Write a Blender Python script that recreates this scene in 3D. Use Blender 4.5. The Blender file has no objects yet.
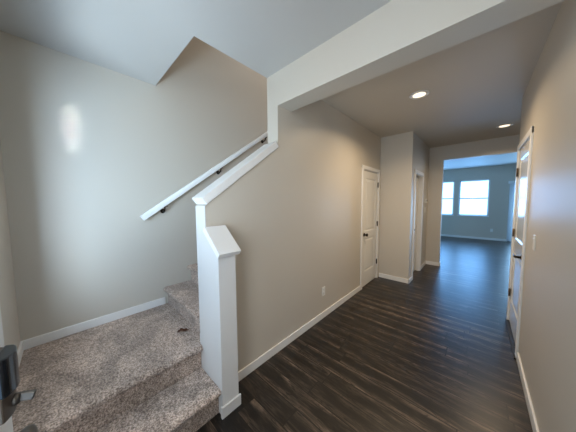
import bpy, bmesh, math, random
from mathutils import Vector, Matrix
random.seed(4)
PI = math.pi
SC = bpy.context.scene
COL = SC.collection

# ------------------------------------------------------------------ camera, world, light, exposure
YAW, PIT, ROL, FPX, EYE = 0.7463, 0.0672, -0.0078, 206.787, 1.5
def camera():
    f = Vector((-math.sin(YAW)*math.cos(PIT), math.cos(YAW)*math.cos(PIT), -math.sin(PIT)))
    r = Vector((math.cos(YAW), math.sin(YAW), 0)); u = r.cross(f)
    r2 = r*math.cos(ROL)+u*math.sin(ROL); u2 = -r*math.sin(ROL)+u*math.cos(ROL)
    cd = bpy.data.cameras.new('camera'); co = bpy.data.objects.new('camera', cd); COL.objects.link(co)
    m = Matrix((( r2.x, u2.x, -f.x, 0), (r2.y, u2.y, -f.y, 0), (r2.z, u2.z, -f.z, EYE), (0, 0, 0, 1)))
    co.matrix_world = m
    cd.sensor_fit = 'HORIZONTAL'; cd.sensor_width = 36; cd.lens = FPX*36/576; cd.clip_start = .02; cd.clip_end = 200
    SC.camera = co
camera()
W = bpy.data.worlds.new('sky'); SC.world = W; W.use_nodes = True
W.node_tree.nodes['Background'].inputs[0].default_value = (.40, .67, 1, 1)
W.node_tree.nodes['Background'].inputs[1].default_value = 2.9
SC.view_settings.view_transform = 'Standard'; SC.view_settings.look = 'None'
SC.view_settings.gamma = 1; SC.view_settings.use_curve_mapping = False
SC.view_settings.exposure = 0.0
SC.cycles.use_denoising = True
SC.cycles.max_bounces = 10; SC.cycles.diffuse_bounces = 6; SC.cycles.glossy_bounces = 4
SC.cycles.sample_clamp_indirect = 6

def area(name, loc, direction, sx, sy, power, color, spread=180):
    l = bpy.data.lights.new(name, 'AREA'); l.shape = 'RECTANGLE'; l.size = sx; l.size_y = sy
    l.energy = power; l.color = color; l.spread = math.radians(spread)
    o = bpy.data.objects.new(name, l); COL.objects.link(o); o.location = loc
    o.rotation_euler = Vector(direction).to_track_quat('-Z', 'Y').to_euler()
    return o
DAY = (.86, .95, 1.0); BLUE = (.30, .62, 1.0); SKYB = (.13, .44, 1.0); WARM = (1.0, .77, .51)
# daylight at the far room's windows and patio door, plus an added side fill
area('daylight_far_window', (-.18, 11.25, 1.6), (0, -1, -.12), .95, 1.4, 40, SKYB)
area('daylight_far_window', (-1.22, 11.25, 1.6), (0, -1, -.12), .95, 1.4, 40, SKYB)
area('daylight_patio_door', (1.65, 11.3, 1.1), (0, -1, -.1), 1.7, 2.0, 115, BLUE)
area('added_room_fill', (-3.5, 8.6, 1.5), (1, 0, -.1), 1.8, 1.4, 60, BLUE)  # added fill for the room walls; this side has no window
# entry daylight from added lamps behind invented glass over, in and beside the door
area('added_entry_fill', (-.4, -.62, 2.38), (-.15, 1, -.1), 1.2, .46, 17, (1, .95, .85))  # added lamp for the invented glass over the door
area('added_door_fill', (-.42, -.60, 1.40), (-.6, 1, -.25), .75, 1.0, 20, (1.0, .94, .84))  # added lamp behind the invented glazing of the door leaf
area('added_landing_fill', (-.86, -.66, 1.38), (-1.72, 1.0, .45), .42, .9, 36, (.50, .74, 1.0), 150)  # added lamp shining through the unseen, made-up landing window
area('added_ceiling_fill', (-1.15, -1.0, .86), (-.42, .7, .965), .5, .4, 21, (.72, .89, 1.0), 130)  # added upward lamp to brighten the ceiling over the landing
area('sun_glint', (-1.235, -.44, 1.57), (-2.514+1.235, .083+.44, 2.11-1.57), .078,   .34, .085, (.85, .97, 1.0), 2.5)
area('light_upstairs', (-2.05, 3.0, 5.25), (0, -.1, -1), .8, 1.8, 40, (1, .92, .86))

# ------------------------------------------------------------------ helpers
def tag(o, label=None, cat=None, group=None, kind=None):
    if label: o['label'] = label
    if cat: o['category'] = cat
    if group: o['group'] = group
    if kind: o['kind'] = kind
    return o
def empty(name, loc=(0, 0, 0), rz=0):
    o = bpy.data.objects.new(name, None); COL.objects.link(o); o.location = loc; o.rotation_euler = (0, 0, rz)
    o.empty_display_size = .05
    return o
class MB:
    def __init__(s): s.bm = bmesh.new()
    def box(s, x0, x1, y0, y1, z0, z1, bev=0, seg=2):
        t = bmesh.new()
        vs = [t.verts.new((x, y, z)) for x in (x0, x1) for y in (y0, y1) for z in (z0, z1)]
        for f in ((0,1,3,2), (4,6,7,5), (0,4,5,1), (2,3,7,6), (0,2,6,4), (1,5,7,3)): t.faces.new([vs[i] for i in f])
        if bev: bmesh.ops.bevel(t, geom=t.edges[:], offset=bev, segments=seg, profile=.5, affect='EDGES')
        s._add(t); return s
    def prism(s, axis, pts, a0, a1, bev=0, seg=2):
        """polygon extruded along an axis; pts are the two other coordinates in xyz order"""
        t = bmesh.new()
        def P(p, a):
            return {'x': (a, p[0], p[1]), 'y': (p[0], a, p[1]), 'z': (p[0], p[1], a)}[axis]
        A = [t.verts.new(P(p, a0)) for p in pts]; B = [t.verts.new(P(p, a1)) for p in pts]
        n = len(pts)
        t.faces.new(A); t.faces.new(B[::-1])
        for i in range(n): t.faces.new((A[i], B[i], B[(i+1) % n], A[(i+1) % n]))
        bmesh.ops.recalc_face_normals(t, faces=t.faces[:])
        if bev: bmesh.ops.bevel(t, geom=t.edges[:], offset=bev, segments=seg, profile=.5, affect='EDGES')
        s._add(t); return s
    def lathe(s, origin, axis, prof, n=28):
        """prof: (radius, distance along axis)"""
        ax = Vector(axis).normalized(); u = ax.orthogonal().normalized(); v = ax.cross(u); o = Vector(origin)
        t = bmesh.new(); rings = []
        for r, h in prof:
            if r < 1e-6: rings.append([t.verts.new(o+ax*h)])
            else: rings.append([t.verts.new(o+ax*h+(u*math.cos(k*2*PI/n)+v*math.sin(k*2*PI/n))*r) for k in range(n)])
        for a, b in zip(rings, rings[1:]):
            for k in range(n):
                q = [a[k % len(a)], a[(k+1) % len(a)], b[(k+1) % len(b)], b[k % len(b)]]
                q = list(dict.fromkeys(q))
                if len(q) > 2: t.faces.new(q)
        for rg in (rings[0], rings[-1]):
            if len(rg) > 2: t.faces.new(rg)
        bmesh.ops.recalc_face_normals(t, faces=t.faces[:])
        for f in t.faces: f.smooth = True
        s._add(t); return s
    def tube(s, pts, r, n=12):
        pts = [Vector(p) for p in pts]; t = bmesh.new(); rings = []
        for i, p in enumerate(pts):
            d = (pts[min(i+1, len(pts)-1)]-pts[max(i-1, 0)]).normalized()
            u = d.orthogonal().normalized() if i == 0 else (pu-d*pu.dot(d)).normalized()
            pu = u; v = d.cross(u); rr = r[i] if isinstance(r, (list, tuple)) else r
            rings.append([t.verts.new(p+(u*math.cos(k*2*PI/n)+v*math.sin(k*2*PI/n))*rr) for k in range(n)])
        for a, b in zip(rings, rings[1:]):
            for k in range(n): t.faces.new((a[k], a[(k+1) % n], b[(k+1) % n], b[k]))
        t.faces.new(rings[0]); t.faces.new(rings[-1])
        bmesh.ops.recalc_face_normals(t, faces=t.faces[:])
        for f in t.faces: f.smooth = True
        s._add(t); return s
    def xform(s, m): s.bm.transform(m); return s
    def _add(s, t):
        me = bpy.data.meshes.new('tmp'); t.to_mesh(me); t.free(); s.bm.from_mesh(me); bpy.data.meshes.remove(me)
    def build(s, name, mat, parent=None):
        bmesh.ops.recalc_face_normals(s.bm, faces=s.bm.faces[:])
        me = bpy.data.meshes.new(name); s.bm.to_mesh(me); s.bm.free(); me.materials.append(mat)
        o = bpy.data.objects.new(name, me); COL.objects.link(o)
        if parent: o.parent = parent
        return o
def struct(name, mb, mat, label, cat):
    return tag(mb.build(name, mat), label, cat, kind='structure')
def arc(cx, cy, r, a0, a1, n=6):
    return [(cx+r*math.cos(math.radians(a0+(a1-a0)*k/n)), cy+r*math.sin(math.radians(a0+(a1-a0)*k/n))) for k in range(n+1)]

# ------------------------------------------------------------------ materials
class NT:
    def __init__(s, name):
        s.m = bpy.data.materials.new(name); s.m.use_nodes = True; s.t = s.m.node_tree
        s.b = s.t.nodes['Principled BSDF']
    def n(s, kind, **k):
        o = s.t.nodes.new(kind)
        for a, v in k.items():
            if a.startswith('i_'):
                o.inputs[a[2:].replace('_', ' ')].default_value = v
            else: setattr(o, a, v)
        return o
    def l(s, a, b): s.t.links.new(a, b)
    def math(s, op, a, b=None, c=None):
        o = s.t.nodes.new('ShaderNodeMath'); o.operation = op
        for i, v in enumerate((a, b, c)):
            if v is None: continue
            if isinstance(v, (int, float)): o.inputs[i].default_value = v
            else: s.l(v, o.inputs[i])
        return o.outputs[0]
    def ramp(s, fac, stops):
        o = s.t.nodes.new('ShaderNodeValToRGB'); e = o.color_ramp.elements
        while len(e) < len(stops): e.new(.5)
        for x, (p, c) in zip(e, stops): x.position = p; x.color = (*c, 1)
        s.l(fac, o.inputs[0]); return o.outputs[0]
def plain(name, col, rough=.5, metal=0, bump=0, bscale=120, vary=0, emit=None, es=0, spec=.5):
    t = NT(name); b = t.b
    b.inputs['Base Color'].default_value = (*col, 1); b.inputs['Roughness'].default_value = rough
    b.inputs['Metallic'].default_value = metal; b.inputs['Specular IOR Level'].default_value = spec
    co = t.n('ShaderNodeTexCoord')
    if bump or vary:
        nz = t.n('ShaderNodeTexNoise', i_Scale=bscale, i_Detail=3.0, i_Roughness=.55); t.l(co.outputs['Object'], nz.inputs['Vector'])
    if bump:
        bp = t.n('ShaderNodeBump', i_Strength=bump, i_Distance=.002); t.l(nz.outputs[0], bp.inputs['Height']); t.l(bp.outputs[0], b.inputs['Normal'])
    if vary:
        c = t.ramp(nz.outputs[0], [(.3, tuple(x*(1-vary) for x in col)), (.7, tuple(min(1, x*(1+vary)) for x in col))]); t.l(c, b.inputs['Base Color'])
    if emit:
        b.inputs['Emission Color'].default_value = (*emit, 1); b.inputs['Emission Strength'].default_value = es
    return t.m
WALL = plain('wall_paint', (.58, .535, .465), .42, bump=.10, bscale=90)
CEIL = plain('ceiling_paint', (.56, .55, .53), .6, bump=.12, bscale=70)
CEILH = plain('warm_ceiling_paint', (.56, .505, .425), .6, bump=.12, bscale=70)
TRIM = plain('white_trim_paint', (.82, .815, .80), .33, bump=.03, bscale=60)
POSTM = plain('white_post_paint', (.68, .675, .665), .33, bump=.03, bscale=60)
HINGE = plain('brushed_bronze', (.16, .11, .065), .38, .9)
DARKN = plain('dark_satin_nickel', (.13, .115, .10), .42, .9)
DOORM = plain('white_door_paint', (.78, .77, .74), .28, bump=.03, bscale=60)
GLOSSD = plain('glossy_white_door_paint', (.76, .76, .75), .16, bump=.01, bscale=30)
BRONZE = plain('dark_bronze', (.035, .028, .022), .35, .8)
BLACKP = plain('black_plastic', (.008, .009, .011), .12)
BROWNM = plain('brown_bronze_cover', (.11, .085, .065), .38, .6)
NICKEL = plain('satin_nickel', (.42, .39, .35), .3, 1)
PLATE = plain('white_plastic', (.80, .80, .77), .3)
SLOT = plain('dark_slot', (.03, .03, .03), .5)
LCD = plain('grey_display', (.22, .25, .24), .2)
VINYL = plain('white_window_vinyl', (.78, .80, .82), .3)
GAPM = plain('dark_door_gap', (.02, .018, .016), .5)
LEAF = plain('dry_leaf_brown', (.10, .035, .015), .6, vary=.3, bscale=40)
BLINDM = plain('vinyl_valance', (.74, .76, .78), .4)
def slatmat():
    t = NT('translucent_slat'); t.t.nodes.remove(t.b)
    d = t.n('ShaderNodeBsdfDiffuse'); d.inputs[0].default_value = (.75, .77, .79, 1); tl = t.n('ShaderNodeBsdfTranslucent'); tl.inputs[0].default_value = (.75, .77, .79, 1)
    mx = t.n('ShaderNodeMixShader'); mx.inputs[0].default_value = .55; t.l(d.outputs[0], mx.inputs[1]); t.l(tl.outputs[0], mx.inputs[2])
    t.l(mx.outputs[0], t.t.nodes['Material Output'].inputs[0]); return t.m
SLATM = slatmat()
LENS = plain('lamp_lens', (.9, .85, .75), .4, emit=(1, .80, .54), es=1.75)
def glass():
    t = NT('window_glass'); t.t.nodes.remove(t.b)
    g = t.n('ShaderNodeBsdfGlossy'); g.inputs['Roughness'].default_value = .02
    tr = t.n('ShaderNodeBsdfTransparent'); mx = t.n('ShaderNodeMixShader')
    mx.inputs[0].default_value = .04; t.l(tr.outputs[0], mx.inputs[1]); t.l(g.outputs[0], mx.inputs[2])
    t.l(mx.outputs[0], t.t.nodes['Material Output'].inputs[0]); return t.m
GLASS = glass()
def wood():
    t = NT('dark_plank_floor'); co = t.n('ShaderNodeTexCoord'); sp = t.n('ShaderNodeSeparateXYZ'); t.l(co.outputs['Object'], sp.inputs[0])
    PW, PL = .152, 1.22
    yr = t.math('DIVIDE', sp.outputs[1], PW); row = t.math('FLOOR', yr); fy = t.math('FRACT', yr)
    w1 = t.n('ShaderNodeTexWhiteNoise', noise_dimensions='1D'); t.l(row, w1.inputs['W'])
    xs = t.math('ADD', t.math('DIVIDE', sp.outputs[0], PL), t.math('MULTIPLY', w1.outputs[0], 7.3))
    idx = t.math('FLOOR', xs); fx = t.math('FRACT', xs)
    cb = t.n('ShaderNodeCombineXYZ'); t.l(row, cb.inputs[0]); t.l(idx, cb.inputs[1])
    w2 = t.n('ShaderNodeTexWhiteNoise', noise_dimensions='3D'); t.l(cb.outputs[0], w2.inputs['Vector'])
    rnd = w2.outputs['Value']
    def grain(sx, sy, det, dist, off):
        v = t.n('ShaderNodeCombineXYZ')
        t.l(t.math('ADD', t.math('MULTIPLY', sp.outputs[0], sx), t.math('MULTIPLY', rnd, 40+off)), v.inputs[0])
        t.l(t.math('MULTIPLY', sp.outputs[1], sy), v.inputs[1]); t.l(t.math('MULTIPLY', rnd, 17+off), v.inputs[2])
        z = t.n('ShaderNodeTexNoise', i_Scale=1.0, i_Detail=det, i_Roughness=.6, i_Distortion=dist); t.l(v.outputs[0], z.inputs['Vector'])
        return z.outputs[0]
    broad = grain(1.7, 10, 4., 2.2, 0); fine = grain(5, 70, 4., 1.0, 3); fleck = grain(5, 30, 3., 3.0, 9)
    g = t.math('ADD', t.math('MULTIPLY', broad, .60), t.math('MULTIPLY', fine, .40))
    g2 = t.math('ADD', g, t.math('MULTIPLY', t.math('SUBTRACT', t.math('ABSOLUTE', t.math('SUBTRACT', fy, .5)), .27), t.math('MULTIPLY', rnd, .62)))
    c0 = t.ramp(g2, [(.37, (.004, .003, .0024)), (.46, (.012, .0085, .0065)), (.56, (.038, .027, .020)), (.70, (.125, .090, .064))])
    fk = t.ramp(fleck, [(.36, (.12, .12, .12)), (.47, (1, 1, 1))])
    mu = t.n('ShaderNodeMix', data_type='RGBA', blend_type='MULTIPLY'); mu.inputs[0].default_value = .9
    t.l(c0, mu.inputs[6]); t.l(fk, mu.inputs[7]); c = mu.outputs[2]
    hue = t.n('ShaderNodeHueSaturation'); t.l(c, hue.inputs['Color'])
    t.l(t.math('MULTIPLY_ADD', rnd, 1.15, .55), hue.inputs['Value'])
    ey = t.math('MINIMUM', fy, t.math('SUBTRACT', 1.0, fy)); ex = t.math('MINIMUM', fx, t.math('SUBTRACT', 1.0, fx))
    gap = t.math('MINIMUM', t.math('MULTIPLY', ey, PW), t.math('MULTIPLY', ex, PL))
    gp = t.math('LESS_THAN', gap, .0042)
    mx = t.n('ShaderNodeMix', data_type='RGBA'); t.l(gp, mx.inputs[0]); t.l(hue.outputs[0], mx.inputs[6]); mx.inputs[7].default_value = (.006, .005, .004, 1)
    t.l(mx.outputs[2], t.b.inputs['Base Color'])
    t.l(t.math('MULTIPLY_ADD', fine, .20, .24), t.b.inputs['Roughness'])
    h = t.math('SUBTRACT', g, t.math('MULTIPLY', gp, .6))
    bp = t.n('ShaderNodeBump', i_Strength=.25, i_Distance=.0015); t.l(h, bp.inputs['Height']); t.l(bp.outputs[0], t.b.inputs['Normal'])
    return t.m
FLOOR = wood()
def carpet():
    t = NT('beige_carpet'); co = t.n('ShaderNodeTexCoord')
    def nz(scale, det, dist=0):
        z = t.n('ShaderNodeTexNoise', i_Scale=scale, i_Detail=det, i_Roughness=.6, i_Distortion=dist); t.l(co.outputs['Object'], z.inputs['Vector']); return z.outputs[0]
    fine = nz(120, 2.); mid = nz(38, 3.); big = nz(3.6, 3., 1.2)
    c = t.ramp(t.math('ADD', t.math('MULTIPLY', fine, .72), t.math('MULTIPLY', mid, .28)), [(.34, (.115, .083, .067)), (.47, (.315, .240, .198)), (.61, (.64, .52, .44))])
    hue = t.n('ShaderNodeHueSaturation'); t.l(c, hue.inputs['Color'])
    mr = t.n('ShaderNodeMapRange'); t.l(big, mr.inputs[0]); mr.inputs[1].default_value = .38; mr.inputs[2].default_value = .62; mr.inputs[3].default_value = .80; mr.inputs[4].default_value = 1.25
    t.l(mr.outputs[0], hue.inputs['Value']); t.l(hue.outputs[0], t.b.inputs['Base Color'])
    t.b.inputs['Roughness'].default_value = .95; t.b.inputs['Specular IOR Level'].default_value = .15
    t.b.inputs['Sheen Weight'].default_value = .25
    bp = t.n('ShaderNodeBump', i_Strength=.9, i_Distance=.006); t.l(t.math('ADD', fine, mid), bp.inputs['Height']); t.l(bp.outputs[0], t.b.inputs['Normal'])
    return t.m
CARPET = carpet()

# ------------------------------------------------------------------ key dimensions (metres)
XW, XK, XL, XR, XJ = -1.433, -1.579, -2.514, .327, -.894      # hall wall, its stair side, handrail wall, right wall, jog side
YF, YH, YH2, YD, YE, YW = -.28, 1.418, 1.607, 4.186, 5.788, 10.92
ZC, ZS, ZL = 2.715, 2.41, .39
YP, YO, YRE = .682, .712, 3.80                                  # stair wall end, ceiling opening edge, right wall's end
ZT = 5.3; TH = .115

# ------------------------------------------------------------------ setting
struct('floor', MB().box(-3.6, 3.2, -.45, 11.1, -.06, 0), FLOOR, 'dark brown wood plank floor running through the hall into the far room', 'floor')
# foyer ceiling with the stair opening, one slab; hall ceiling
struct('ceiling', MB().prism('z', [(XL-.1, YF-.1), (XR+.1, YF-.1), (XR+.1, YH+.02), (XK, YH+.02), (XK, YO), (XL-.1, YO)], ZC, ZC+.27),
       CEIL, 'pale grey foyer ceiling cut away over the stairs', 'ceiling')
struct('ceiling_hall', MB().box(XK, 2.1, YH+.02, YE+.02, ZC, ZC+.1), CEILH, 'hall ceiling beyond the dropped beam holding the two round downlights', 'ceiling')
struct('ceiling_far', MB().box(-3.6, 3.2, YE+.02, 11.1, 2.78, 2.88), CEIL, 'blue lit ceiling of the room through the far opening', 'ceiling')
struct('ceiling_stair', MB().box(XL-.1, XK+.1, YO-.1, 4.4, ZT, ZT+.1), CEIL, 'ceiling high over the stairwell', 'ceiling')
struct('wall_left', MB().box(XL-.1, XL, YF-.1, 4.3, 0, ZT), WALL, 'tall grey wall behind the landing and handrail', 'wall')
# front wall with entry door and openings for the added glass
m = MB(); m.box(XL, -1.86, YF-.14, YF, 0, ZC); m.box(-1.11, -1.0, YF-.14, YF, 0, ZC); m.box(-1.86, -1.11, YF-.14, YF, 0, .95); m.box(-1.86, -1.11, YF-.14, YF, 2.10, ZC); m.box(.02, XR, YF-.14, YF, 0, ZC); m.box(-1.0, .02, YF-.14, YF, 2.08, 2.14); m.box(-1.0, .02, YF-.14, YF, 2.60, ZC)
struct('wall_front', m, WALL, 'front wall at the left edge of the landing', 'wall')
# hall wall with sloped knee wall at its near end and the closet doorway
CD0, CD1, CDZ = 3.395, 4.085, 2.035
pts = [(YP, 0), (CD0, 0), (CD0, CDZ), (CD1, CDZ), (CD1, 0), (YD, 0), (YD, ZC+.1), (YH, ZC+.1), (YH, 2.020), (YP, 1.478)]
struct('wall_hall', MB().prism('x', pts, XK, XW), WALL, 'beige hall wall with the white closet door, sloping down beside the stairs', 'wall')
struct('wall_stair', MB().box(XK, XK+.1, YO-.1, 4.3, ZC+.1, ZT).box(XL, XK, YO-.1, YO, ZC+.27, ZT).box(XL, XK, 4.2, 4.3, 0, ZT), WALL, 'walls closing the stairwell above the hall', 'wall')
struct('trim_1', MB().box(XW, XR, YH, YH2, ZS, ZC), WALL, 'dropped beam crossing the hall below the ceiling', 'beam')
# right wall with a closed door in it
RD0, RD1, RDZ = 2.90, 3.69, 2.09
struct('wall_right', MB().prism('x', [(YF-.14, 0), (RD0, 0), (RD0, RDZ), (RD1, RDZ), (RD1, 0), (YRE, 0), (YRE, ZC), (YF-.14, ZC)], XR, XR+TH), WALL, 'right hand hall wall with the light switch and glossy white door', 'wall')
struct('wall_closet_back', MB().box(XR+.9, XR+1.0, 1.6, YRE, 0, ZC).box(XR+TH, XR+.9, 1.6, 1.7, 0, ZC).box(XR+TH, 2.1, YRE-.11, YRE-.005, 0, ZC), WALL, 'walls behind the right hand hall wall', 'wall')
struct('wall_alcove', MB().box(2.0, 2.1, YRE, YE, 0, ZC), WALL, 'wall at the end of the side passage', 'wall')
# jog wall and the wall with the open doorway
HD0, HD1, HDZ = 4.455, 5.115, 2.02
struct('wall_jog', MB().box(XW-1.2, XJ, YD, YD+TH, 0, ZC), WALL, 'narrow beige wall facing the camera right of the closet door', 'wall')
struct('wall_side', MB().prism('x', [(YD+TH, 0), (HD0, 0), (HD0, HDZ), (HD1, HDZ), (HD1, 0), (YE, 0), (YE, ZC), (YD+TH, ZC)], XJ-TH, XJ), WALL, 'short wall with the white framed doorway and thermostat', 'wall')
struct('wall_bath', MB().box(-2.63, -2.53, YD+TH, YE, 0, ZC).box(-2.63, XJ-TH, YD+TH, YE, ZC-.3, ZC-.2), WALL, 'wall inside the side room', 'wall')
# far wall with the wide opening
OX0, OX1, OZ = -.625, .66, 2.40
struct('wall_far', MB().prism('y', [(-3.6, 0), (OX0, 0), (OX0, OZ), (OX1, OZ), (OX1, 0), (3.2, 0), (3.2, 2.88), (-3.6, 2.88)], YE, YE+TH), WALL, 'wall at the end of the hall around the wide cased opening', 'wall')
# far room
WZ0, WZ1 = .905, 2.306
def winwall():
    m = MB(); y0, y1 = YW, YW+.15
    m.box(-3.6, -1.67, y0, y1, 0, 2.88); m.box(-.775, -.627, y0, y1, 0, 2.88); m.box(.27, .80, y0, y1, 0, 2.88); m.box(2.5, 3.2, y0, y1, 0, 2.88)
    for a, b in ((-1.67, -.775), (-.627, .27)): m.box(a, b, y0, y1, 0, WZ0); m.box(a, b, y0, y1, WZ1, 2.88)
    m.box(.80, 2.5, y0, y1, 2.08, 2.88)
    return m
struct('wall_window', winwall(), WALL, 'blue lit far wall with two bright windows', 'wall')
struct('wall_room', MB().box(-3.7, -3.6, YE, 11.1, 0, 2.88).box(3.2, 3.3, YE, 11.1, 0, 2.88), WALL, 'side walls of the far room', 'wall')

# ------------------------------------------------------------------ baseboards
BH, BT = .083, .013
def base_x(m, x, y0, y1, side, z=0, h=BH):      # board on a wall plane x, standing out to side
    a, b = sorted((x, x+side*BT)); m.box(a, b, y0, y1, z, z+h, .003, 1); return m
def base_y(m, y, x0, x1, side, z=0, h=BH):
    a, b = sorted((y, y+side*BT)); m.box(x0, x1, a, b, z, z+h, .003, 1); return m
struct('baseboard_hall', base_x(MB(), XW, .803, CD0-.062, 1), TRIM, 'white baseboard along the beige hall wall up to the closet door', 'baseboard')
struct('baseboard_jog', base_y(MB(), YD, XW+.02, XJ+BT, -1), TRIM, 'white baseboard under the narrow wall right of the closet door', 'baseboard')
struct('baseboard_side', base_x(base_x(MB(), XJ, YD-BT, HD0-.062, 1), XJ, HD1+.062, YE-BT, 1), TRIM, 'white baseboard beside the white framed doorway', 'baseboard')
struct('baseboard_far', base_y(MB(), YE, XJ, OX0, -1).box(OX0, OX0+BT, YE-BT, YE+TH+BT, 0, BH, .003, 1), TRIM, 'white baseboard at the left foot of the wide opening', 'baseboard')
struct('baseboard_right', base_x(MB(), XR, .2, RD0-.095, -1), TRIM, 'white baseboard along the right hand wall', 'baseboard')
struct('baseboard_left', base_x(MB(), XL, YF, .705, 1, ZL, .075), TRIM, 'white baseboard along the carpeted landing', 'baseboard')
struct('baseboard_front', base_y(MB(), YF, XL+BT, -1.48, 1, ZL, .075), TRIM, 'white baseboard at the left end of the landing', 'baseboard')
struct('baseboard_window', base_y(MB(), YW, -3.6, .80, -1), TRIM, 'white baseboard under the far windows', 'baseboard')
struct('baseboard_corner', MB().box(XR-BT, XR+TH, YRE, YRE+BT, 0, BH, .003, 1).box(XR-BT, XR, RD1+.064, YRE+BT, 0, BH, .003, 1), TRIM, 'small piece of white baseboard wrapping the end of the right wall', 'baseboard')

# ------------------------------------------------------------------ stairs
RISE, RUN = .186, .258
st = tag(empty('staircase', (0, 0, 0)), 'beige carpeted stairs with a square landing rising along the tall grey wall', 'stairs')
def slab(axis, a0, a1, nose, back, zt, zb, riser_in=.042, r=.023):
    """carpeted tread: a rounded nose hanging over its riser.  nose > back means it points to +; profile runs in (coordinate, z)"""
    s = 1 if nose > back else -1
    p = [(back, zb), (back, zt)]
    for k in range(9):
        a = math.radians(90-180*k/8); p.append((nose-s*r+s*r*math.cos(a), zt-r+r*math.sin(a)))
    p += [(nose-s*riser_in, zt-2*r-.004), (nose-s*riser_in, zb)]
    m = MB(); m.prism(axis, p, a0, a1)
    return m
slab('y', YF+.003, YP-.009, -1.268, -1.57, .195, 0).build('step', CARPET, st)
lm_ = slab('y', YF+.003, YP-.009, -1.535, XL+.003, ZL, 0); lm_.box(XL+.003, XK-.003, YP-.02, YO+.02, 0, ZL-.0005); lm_.build('landing', CARPET, st)
for k in range(13):
    z = ZL+RISE*(k+1); y = .702+RUN*k
    slab('x', XL+.003, XK-.003, y-.012, y+RUN+.02, z, z-RISE-.05 if k else ZL-.05).build('step', CARPET, st)
for o in st.children:
    for f in o.data.polygons: f.use_smooth = False
# white end board + box post beside the lowest step
struct('trim_2', MB().box(XK-.004, XW+.002, YP-.005, YP, 0, 1.477), POSTM, 'white end board of the sloped stair wall behind the short post', 'trim')
def cap(p0, p1, across0, across1, axis, t, bev=.005):
    """sloped board: p0,p1 are (coordinate, z) on its underside"""
    d = Vector((p1[0]-p0[0], p1[1]-p0[1])).normalized(); n = Vector((-d.y, d.x))
    if n.y < 0: n = -n
    q = [p0, p1, (p1[0]+n.x*t, p1[1]+n.y*t), (p0[0]+n.x*t, p0[1]+n.y*t)]
    return MB().prism(axis, q, across0, across1, bev, 2)
c = cap((.688, 1.486), (YH-.002, 2.023), XK-.013, XW+.014, 'x', .06)
struct('trim_3', c, TRIM, 'white sloped cap board along the top of the stair wall', 'trim')
nw = tag(empty('newel_post', (-1.35, .73, 0)), 'short white boxed post with a slanted cap beside the lowest carpeted step', 'post')
nw_inv = Matrix.Translation((1.35, -.73, 0))
NX = -1.257
MB().prism('y', [(XW+.001, 0), (NX, 0), (NX, 1.148), (XW+.001, 1.288)], YP-.007, .805).xform(nw_inv).build('body', POSTM, nw)
cap((-1.431, 1.301), (-1.229, 1.136), YP-.027, .822, 'y', .040, .004).xform(nw_inv).build('cap', TRIM, nw)
MB().box(NX, NX+.014, YP-.020, .805+.012, 0, BH, .003, 1).box(NX-.008, NX, YP-.020, YP-.007, 0, BH, .003, 1).xform(nw_inv).build('base_trim', POSTM, nw)
struct('baseboard_stair', MB().box(XK-.016, XK-.003, YP-.004, .70, ZL, ZL+.075, .003, 1), TRIM, 'tiny end of white baseboard on the stair side of the post', 'baseboard')

# ------------------------------------------------------------------ handrail
hr = tag(empty('handrail', (XL, .5, 1.3)), 'white sloping handrail on dark brackets along the tall grey wall', 'handrail')
hm = Matrix.Translation((-XL, -.5, -1.3))
sl = (2.564-1.355)/(2.193-.515)
yA, yB = .515, 3.7
zA, zB = 1.35, 1.35+sl*(yB-yA)
d = Vector((0, 1, sl)).normalized(); n = Vector((0, -d.z, d.y))
def rail():
    # rounded rectangular section swept along the slope
    w, h = .021, .028
    sec = [(sx*(w-.009)+.009*math.cos(a), sy*(h-.009)+.009*math.sin(a)) for sx, sy, a0 in ((1,1,0), (-1,1,90), (-1,-1,180), (1,-1,270)) for a in [math.radians(a0+q) for q in (0, 30, 60, 90)]]
    m = MB(); t = bmesh.new()
    A = []; B = []
    for x, y in sec:
        A.append(t.verts.new(Vector((XL+.075+x, yA, zA))+n*y)); B.append(t.verts.new(Vector((XL+.075+x, yB, zB))+n*y))
    k = len(sec)
    for i in range(k): t.faces.new((A[i], A[(i+1) % k], B[(i+1) % k], B[i])).smooth = True
    t.faces.new(A); t.faces.new(B); bmesh.ops.recalc_face_normals(t, faces=t.faces[:]); m._add(t); return m
rail().xform(hm).build('rail', TRIM, hr)
for y in (.722, 1.383, 2.142, 2.95):
    z = zA+sl*(y-yA)
    b = MB().lathe((XL, y, z-.085), (1, 0, 0), [(.0, 0), (.024, 0), (.024, .006), (.012, .011), (0, .011)], 20)
    b.tube([(XL+.006, y, z-.085), (XL+.05, y, z-.085), (XL+.068, y, z-.078), (XL+.075, y, z-.06), (XL+.075, y, z-.028)], .0075, 10)
    b.box(XL+.062, XL+.088, y-.03, y+.03, z-.036, z-.031, .001, 1)
    b.xform(hm).build('bracket', BRONZE, hr)

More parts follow.
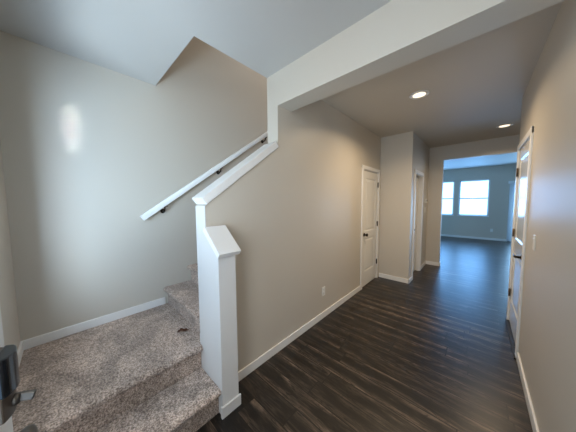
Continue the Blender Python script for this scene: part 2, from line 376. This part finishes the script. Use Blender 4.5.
# ------------------------------------------------------------------ doors
def panel_leaf(w, h, t, panels, stile=.105):
    """leaf in local x 0..w, y -t..0 (front face at y=0), z 0..h; panels (z0, z1) as a sunk bead with a raised field on both faces"""
    m = MB(); t_ = bmesh.new()
    xs = [0, stile, w-stile, w]; zs = [0]
    for a, b in panels: zs += [a, b]
    zs.append(h)
    for side in (0, 1):
        y = 0 if side == 0 else -t; s = -1 if side == 0 else 1
        for i in range(3):
            for j in range(len(zs)-1):
                x0, x1, z0, z1 = xs[i], xs[i+1], zs[j], zs[j+1]
                if i == 1 and j % 2 == 1:
                    rings = [(0, 0), (.014, .009), (.030, .009), (.050, .003)]
                    R = []
                    for q, dp in rings:
                        R.append([t_.verts.new((x, y+s*dp, z)) for x, z in ((x0+q, z0+q), (x1-q, z0+q), (x1-q, z1-q), (x0+q, z1-q))])
                    for A, B in zip(R, R[1:]):
                        for k in range(4): t_.faces.new((A[k], A[(k+1) % 4], B[(k+1) % 4], B[k]))
                    t_.faces.new(R[-1])
                else:
                    t_.faces.new([t_.verts.new((x, y, z)) for x, z in ((x0, z0), (x1, z0), (x1, z1), (x0, z1))])
    for x in (0, w): t_.faces.new([t_.verts.new(v) for v in ((x, 0, 0), (x, -t, 0), (x, -t, h), (x, 0, h))])
    for z in (0, h): t_.faces.new([t_.verts.new(v) for v in ((0, 0, z), (w, 0, z), (w, -t, z), (0, -t, z))])
    bmesh.ops.remove_doubles(t_, verts=t_.verts[:], dist=1e-5)
    bmesh.ops.recalc_face_normals(t_, faces=t_.faces[:]); m._add(t_); return m
def knob(m, x, z, y=0, s=1):
    return m.lathe((x, y, z), (0, s, 0), [(0, 0), (.032, 0), (.032, .006), (.014, .010), (.012, .03), (.022, .036), (.028, .048), (.026, .060), (.015, .066), (0, .066)], 24)
def hinge(m, x, z, y=0):
    m.box(x-.017, x+.017, y-.001, y+.004, z-.045, z+.045, .001, 1)
    return m.lathe((x, y+.008, z-.048), (0, 0, 1), [(0, 0), (.007, 0), (.007, .096), (0, .096)], 12)
def casing(m, w, h, cw=.062, ct=.016, gap=.005, y=0):
    """flat casing with a small back band round an opening 0..w, 0..h in the xz plane"""
    for a, b in ((-cw, 0), (w, w+cw)): m.box(a, b, y, y+ct, 0, h+cw, .004, 2)
    m.box(-cw, w+cw, y, y+ct+.001, h, h+cw, .004, 2)
    return m
def face_frame(loc, xdir, ydir):
    """matrix putting local x along xdir, y (out of the face) along ydir"""
    x = Vector(xdir); y = Vector(ydir); z = Vector((0, 0, 1))
    return Matrix(((x.x, y.x, z.x, loc[0]), (x.y, y.y, z.y, loc[1]), (x.z, y.z, z.z, loc[2]), (0, 0, 0, 1)))
# closet door on the hall wall: local x = +Y, out = +X
M1 = face_frame((XW, CD0, 0), (0, 1, 0), (1, 0, 0)); w1 = CD1-CD0
D1 = tag(empty('door_1'), 'white two panel closet door with dark knob on the beige hall wall', 'door', kind='structure')
casing(MB(), w1, CDZ).xform(M1).build('door_casing', TRIM, D1)
m = MB(); m.box(0, .012, -.146, -.001, 0, CDZ); m.box(w1-.012, w1, -.146, -.001, 0, CDZ); m.box(0, w1, -.146, -.001, CDZ-.012, CDZ)
m.xform(M1).build('door_jamb', TRIM, D1)
lw = w1-.03
lf = panel_leaf(lw, CDZ-.030, .035, [(.255, .845), (.965, 1.885)]).xform(M1 @ Matrix.Translation((.015, -.004, .013))).build('door_leaf', DOORM, D1)
tag(knob(MB(), .075, .93).xform(M1).build('door_knob', BRONZE, lf), 'dark bronze knob')
for z in (1.81, 1.075, .34): hinge(MB(), w1-.010, z).xform(M1).build('hinge', BRONZE, lf)
# side room door: frame on x = XJ; leaf swung into the room, seen through the doorway
M2 = face_frame((XJ, HD0, 0), (0, 1, 0), (1, 0, 0)); w2 = HD1-HD0
D2 = tag(empty('door_2'), 'white framed doorway with a recessed closed door, beside the thermostat', 'door', kind='structure')
casing(MB(), w2, HDZ).xform(M2).build('door_casing', TRIM, D2)
m = MB(); m.box(0, .014, -TH, -.001, 0, HDZ); m.box(w2-.014, w2, -TH, -.001, 0, HDZ); m.box(0, w2, -TH, -.001, HDZ-.014, HDZ)
m.xform(M2).build('door_jamb', TRIM, D2)
M2b = face_frame((XJ-.072, HD0+.016, .012), (0, 1, 0), (1, 0, 0))
lf = panel_leaf(w2-.032, HDZ-.03, .035, [(.255, .845), (.965, 1.885)]).xform(M2b).build('door_leaf', DOORM, D2)
tag(knob(MB(), .125, .93).xform(M2b).build('door_knob', BRONZE, lf), 'dark bronze knob')
# right hand door on x = XR: local x = -Y (near) ... use x = +Y, out = -X
M3 = face_frame((XR, RD0, 0), (0, 1, 0), (-1, 0, 0)); w3 = RD1-RD0
D3 = tag(empty('door_3'), 'glossy white two panel door with dark hinges on the right hand wall', 'door', kind='structure')
casing(MB(), w3, RDZ).xform(M3).build('door_casing', TRIM, D3)
m = MB(); m.box(0, .012, -TH, -.001, 0, RDZ); m.box(w3-.012, w3, -TH, -.001, 0, RDZ); m.box(0, w3, -TH, -.001, RDZ-.012, RDZ)
m.xform(M3).build('door_jamb', TRIM, D3)
lf = panel_leaf(w3-.03, RDZ-.05, .04, [(.255, .86), (1.02, 1.93)]).xform(M3 @ Matrix.Translation((.015, .001, .033))).build('door_leaf', GLOSSD, D3)
for z in (1.83, 1.11, .37): hinge(MB(), w3-.008, z, .004).xform(M3).build('hinge', HINGE, lf)
m = MB().lathe((.085, 0, .945), (0, 1, 0), [(0, 0), (.032, 0), (.032, .008), (.013, .012), (.011, .05), (0, .05)], 20)
m.tube([(.085, .046, .945), (.13, .048, .945), (.20, .046, .943)], [.011, .010, .008], 10)
tag(m.xform(M3).build('door_lever', BRONZE, lf), 'dark bronze lever handle')
MB().box(-.09, w3-.012, .0165, .030, 0, .016, .002, 1).box(.013, w3-.013, -.10, .017, 0, .016, .002, 1).xform(M3).build('door_gap_strip', GAPM, D3)  # dark strip put in for the shaded gap under the door
# entry door standing ajar at the left edge of the picture, hinged on the right
ang = math.atan2(.147, .905)
hx, hy = -.055, YF
dx = Vector((-math.cos(ang), math.sin(ang), 0)); dn = Vector((math.sin(ang), math.cos(ang), 0))
M4 = Matrix(((dx.x, dn.x, 0, hx), (dx.y, dn.y, 0, hy), (0, 0, 1, .012), (0, 0, 0, 1)))
D4 = tag(empty('door_4'), 'white entry door standing ajar at the left edge with a dark smart lock', 'door', kind='structure')
m = MB(); m.box(-1.0, -.975, YF-.14, YF+.002, 0, 2.08); m.box(-.005, .02, YF-.14, YF+.002, 0, 2.08); m.box(-1.0, .02, YF-.14, YF+.002, 2.055, 2.08)
m.build('door_jamb', TRIM, D4)
m = MB(); m.box(-1.055, -1.0, YF, YF+.016, 0, 2.14, .004, 2); m.box(.02, .082, YF, YF+.016, 0, 2.14, .004, 2); m.box(-1.062, .082, YF, YF+.017, 2.08, 2.142, .004, 2)
m.build('door_casing', TRIM, D4)
m = MB(); LW, LH = .915, 2.03
m.box(0, .15, -.045, 0, 0, LH, .002, 1); m.box(LW-.15, LW, -.045, 0, 0, LH, .002, 1)
m.box(.149, LW-.149, -.045, 0, 0, .70, .002, 1); m.box(.149, LW-.149, -.045, 0, 1.88, LH, .002, 1)
lf = m.xform(M4).build('door_leaf', DOORM, D4)
m = MB()
for a, b, c_, d_ in ((.13, .17, .68, 1.90), (LW-.17, LW-.13, .68, 1.90), (.13, LW-.13, .68, .72), (.13, LW-.13, 1.86, 1.90)): m.box(a, b, -.052, .007, c_, d_, .003, 1)
m.xform(M4).build('added_glazing_bead', TRIM, lf)
MB().box(.16, LW-.16, -.026, -.019, .71, 1.87).xform(M4).build('pane', GLASS, lf)  # glazing of this leaf is invented to let daylight through
def lockbox(x0, x1, z0, z1, d, crown):
    """escutcheon with a bowed front: profile in (x, depth), slightly sloped top"""
    p = [(x0, 0)]
    for k in range(9):
        u = k/8; p.append((x0+(x1-x0)*u, d+crown*math.sin(PI*u)))
    p.append((x1, 0))
    m = MB(); m.prism('z', p, z0, z1, .003, 2)
    for v in m.bm.verts:
        if v.co.z > (z0+z1)/2: v.co.z += .012*(1-v.co.y/(d+crown))
    return m
XC = .815
lk = lockbox(XC-.038, XC+.038, .960, 1.112, .030, .008).xform(M4).build('smart_lock', BROWNM, lf)
def cover():
    x0, x1 = XC-.0385, XC+.0385
    p = [(x0, .019)]+[(x0+(x1-x0)*k/10, .034+.012*math.sin(PI*k/10)**.7) for k in range(11)]+[(x1, .019)]
    m = MB(); m.prism('z', p, 1.022, 1.116, .003, 2)
    for v in m.bm.verts:
        if v.co.z > 1.09: v.co.z += .010*(1-v.co.y/.046)
    return m
tag(cover().xform(M4).build('battery_cover', BLACKP, lk), 'glossy black curved battery cover')
m = MB().lathe((XC, .034, 0.990), (0, 1, 0), [(0, 0), (.015, 0), (.013, .012), (0, .012)], 16)
m2 = MB().box(XC-.005, XC+.005, .044, .072, .980, 1.002, .003, 2)
m2.xform(Matrix.Translation((XC, .05, .99)) @ Matrix.Rotation(-.35, 4, 'X') @ Matrix.Translation((-XC, -.05, -.99)))
me = bpy.data.meshes.new('t'); m2.bm.to_mesh(me); m.bm.from_mesh(me); bpy.data.meshes.remove(me)
tag(m.xform(M4).build('thumb_turn', DARKN, lk), 'satin metal thumb turn')
tag(knob(MB(), XC, .872).xform(M4).build('door_knob', DARKN, lf), 'satin metal knob')

# ------------------------------------------------------------------ windows
def window(name, x0, x1, label):
    r = tag(empty(name), label, 'window', kind='structure')
    y = YW+.075; fw = .045
    m = MB(); m.box(x0, x0+fw, y, y+.07, WZ0, WZ1, .004, 1); m.box(x1-fw, x1, y, y+.07, WZ0, WZ1, .004, 1)
    m.box(x0, x1, y, y+.07, WZ0, WZ0+fw, .004, 1); m.box(x0, x1, y, y+.07, WZ1-fw, WZ1, .004, 1)
    m.build('window_frame', VINYL, r)
    MB().box(x0+fw-.005, x1-fw+.005, y+.008, y+.05, 1.570, 1.612, .004, 1).build('meeting_rail', VINYL, r)
    MB().box(x0+fw-.01, x1-fw+.01, y+.03, y+.036, WZ0+fw-.01, WZ1-fw+.01).build('pane', GLASS, r)
    MB().box(x0-.02, x1+.02, YW-.018, y+.002, WZ0-.018, WZ0+.004, .004, 1).build('window_sill', TRIM, r)
window('window_1', -.627, .27, 'larger bright window in the blue far room, right of the pair')
window('window_2', -1.67, -.775, 'bright far window partly hidden by the left side of the opening')
r = tag(empty('window_added_4'), 'added window in the front wall over the carpeted landing, out of view, letting in light', 'window', kind='structure')  # invented unseen window, put in to light the landing wall and ceiling
m = MB(); m.box(-1.86, -1.825, -.41, -.36, .95, 2.10); m.box(-1.145, -1.11, -.41, -.36, .95, 2.10); m.box(-1.86, -1.11, -.41, -.36, .95, .985); m.box(-1.86, -1.11, -.41, -.36, 2.065, 2.10)
m.build('window_frame', VINYL, r)
MB().box(-1.83, -1.14, -.388, -.382, .98, 2.07).build('pane', GLASS, r)
r = tag(empty('window_added_3'), 'added glass pane over the entry door behind the viewer, letting in light', 'window', kind='structure')  # unseen transom added so daylight reaches the beam and entry
m = MB(); m.box(-1.0, -.96, -.38, -.30, 2.14, 2.60); m.box(-.02, .02, -.38, -.30, 2.14, 2.60); m.box(-1.0, .02, -.38, -.30, 2.14, 2.18); m.box(-1.0, .02, -.38, -.30, 2.56, 2.60)
m.build('window_frame', VINYL, r)
MB().box(-.97, -.01, -.345, -.339, 2.17, 2.57).build('pane', GLASS, r)
# patio door behind vertical slats
D5 = tag(empty('door_5'), 'bright glazed patio door at the right edge of the far opening', 'door', kind='structure')
y = YW+.06; m = MB()
for a, b in ((.80, .86), (1.64, 1.72), (2.43, 2.5)): m.box(a, b, y, y+.07, 0, 2.08, .004, 1)
m.box(.80, 2.5, y, y+.07, 0, .07, .004, 1); m.box(.80, 2.5, y, y+.07, 2.01, 2.08, .004, 1)
m.build('door_frame', VINYL, D5)
MB().box(.85, 2.44, y+.03, y+.036, .06, 2.02).build('pane', GLASS, D5)
vb = tag(empty('vertical_blinds', (1.65, YW-.05, 2.15)), 'pale vertical blinds hanging beside the far window', 'blinds')
vm = Matrix.Translation((-1.65, -(YW-.05), -2.15))
MB().box(.74, 2.6, YW-.10, YW-.001, 2.09, 2.19, .004, 1).xform(vm).build('valance', BLINDM, vb)
for k in range(8):
    x = .80+.03*k if k < 5 else 2.3+.05*k-.25
    MB().box(-.002, .002, -.042, .042, .03, 2.09).xform(vm @ Matrix.Translation((x, YW-.052, 0)) @ Matrix.Rotation(-.7, 4, 'Z')).build('slat', SLATM, vb)

# ------------------------------------------------------------------ ceiling lights
def downlight(x, y, label, power):
    r = tag(empty('ceiling_light', (x, y, ZC)), label, 'ceiling light', 'round ceiling lights in the hall')
    MB().lathe((0, 0, 0), (0, 0, -1), [(.074, .0), (.098, 0), (.098, .004), (.090, .010), (.078, .010), (.074, .006)], 40).build('trim_ring', TRIM, r)
    MB().lathe((0, 0, 0), (0, 0, -1), [(0, .0005), (.0755, .0005), (.0755, .005), (.04, .008), (0, .009)], 40).build('lens', LENS, r)
    l = bpy.data.lights.new('lamp', 'AREA'); l.shape = 'DISK'; l.size = .15; l.energy = power; l.color = WARM; l.spread = math.radians(150)
    o = bpy.data.objects.new('lamp', l); COL.objects.link(o); o.location = (0, 0, -.014); o.parent = r
downlight(-.555, 2.825, 'nearer round white downlight glowing in the hall ceiling', 21)
downlight(.25, 4.94, 'farther round white downlight glowing near the right wall', 14)

# ------------------------------------------------------------------ plates and small devices
def outlet(M, label):
    r = tag(empty('wall_outlet'), label, 'outlet'); r.matrix_world = M
    MB().box(-.035, .035, 0, .006, -.058, .058, .003, 2).build('plate', PLATE, r)
    for z in (-.024, .024):
        q = MB().prism('y', arc(0, z, .0175, 40, 140, 6)+arc(0, z, .0175, 220, 320, 6), .004, .0085, .001, 1).build('receptacle', PLATE, r)
        MB().box(-.008, -.006, .008, .0088, z-.002, z+.007).box(.006, .008, .008, .0088, z-.002, z+.006).lathe((0, .008, z-.008), (0, 1, 0), [(0, 0), (.0026, 0), (.0026, .0008), (0, .0008)], 10).build('slots', SLOT, q)
    MB().lathe((0, .006, 0), (0, 1, 0), [(0, 0), (.0035, 0), (.003, .0015), (0, .0015)], 12).build('screw', PLATE, r)
outlet(face_frame((XW, 2.21, .35), (0, 1, 0), (1, 0, 0)), 'white wall outlet low on the beige hall wall')
outlet(face_frame((.378, YW, .375), (-1, 0, 0), (0, -1, 0)), 'small white outlet low on the far room wall under the bright window')
def switch(M, label, gang=1):
    r = tag(empty('light_switch'), label, 'light switch'); r.matrix_world = M
    MB().box(-.036, .036, 0, .006, -.058, .058, .003, 2).build('plate', PLATE, r)
    MB().prism('x', [(.004, -.033), (.004, .033), (.0095, .033), (.0065, 0), (.0075, -.033)], -.0165, .0165, .001, 1).build('rocker', PLATE, r)
switch(face_frame((XR, 2.455, 1.172), (0, 1, 0), (-1, 0, 0)), 'white light switch on the right hand wall near the glossy door')
switch(face_frame((XJ, 5.50, 1.30), (0, 1, 0), (1, 0, 0)), 'white switch plate right of the white framed doorway below the thermostat')
th = tag(empty('thermostat'), 'small white thermostat on the wall right of the white framed doorway', 'thermostat'); th.matrix_world = face_frame((XJ, 5.54, 1.50), (0, 1, 0), (1, 0, 0))
MB().box(-.06, .06, 0, .026, -.045, .045, .006, 2).build('housing', PLATE, th)
MB().box(-.038, .038, .0255, .027, -.012, .03).build('display', LCD, th)

# ------------------------------------------------------------------ dry leaf on the landing
lf = bmesh.new()
cx, cy = -1.832, .637; rows = []
for i in range(9):
    u = i/8; wd = .019*math.sin(PI*u)**.8*(1+.35*math.sin(u*19))+.0008
    y = (u-.5)*.085
    rows.append([lf.verts.new((k*wd, y+.006*math.sin(k*3+u*5), .005+.012*abs(k)*wd/.02+.006*math.sin(u*6))) for k in (-1, -.5, 0, .5, 1)])
for a, b in zip(rows, rows[1:]):
    for k in range(4): lf.faces.new((a[k], a[k+1], b[k+1], b[k]))
me = bpy.data.meshes.new('dry_leaf'); lf.to_mesh(me); lf.free(); me.materials.append(LEAF)
lo = bpy.data.objects.new('dry_leaf', me); COL.objects.link(lo); lo.location = (cx, cy, ZL+.006); lo.rotation_euler = (0, 0, -.3)
sm = lo.modifiers.new('thick', 'SOLIDIFY'); sm.thickness = .0012
tag(lo, 'small dry brown leaf lying on the carpeted landing by the stairs', 'leaf')
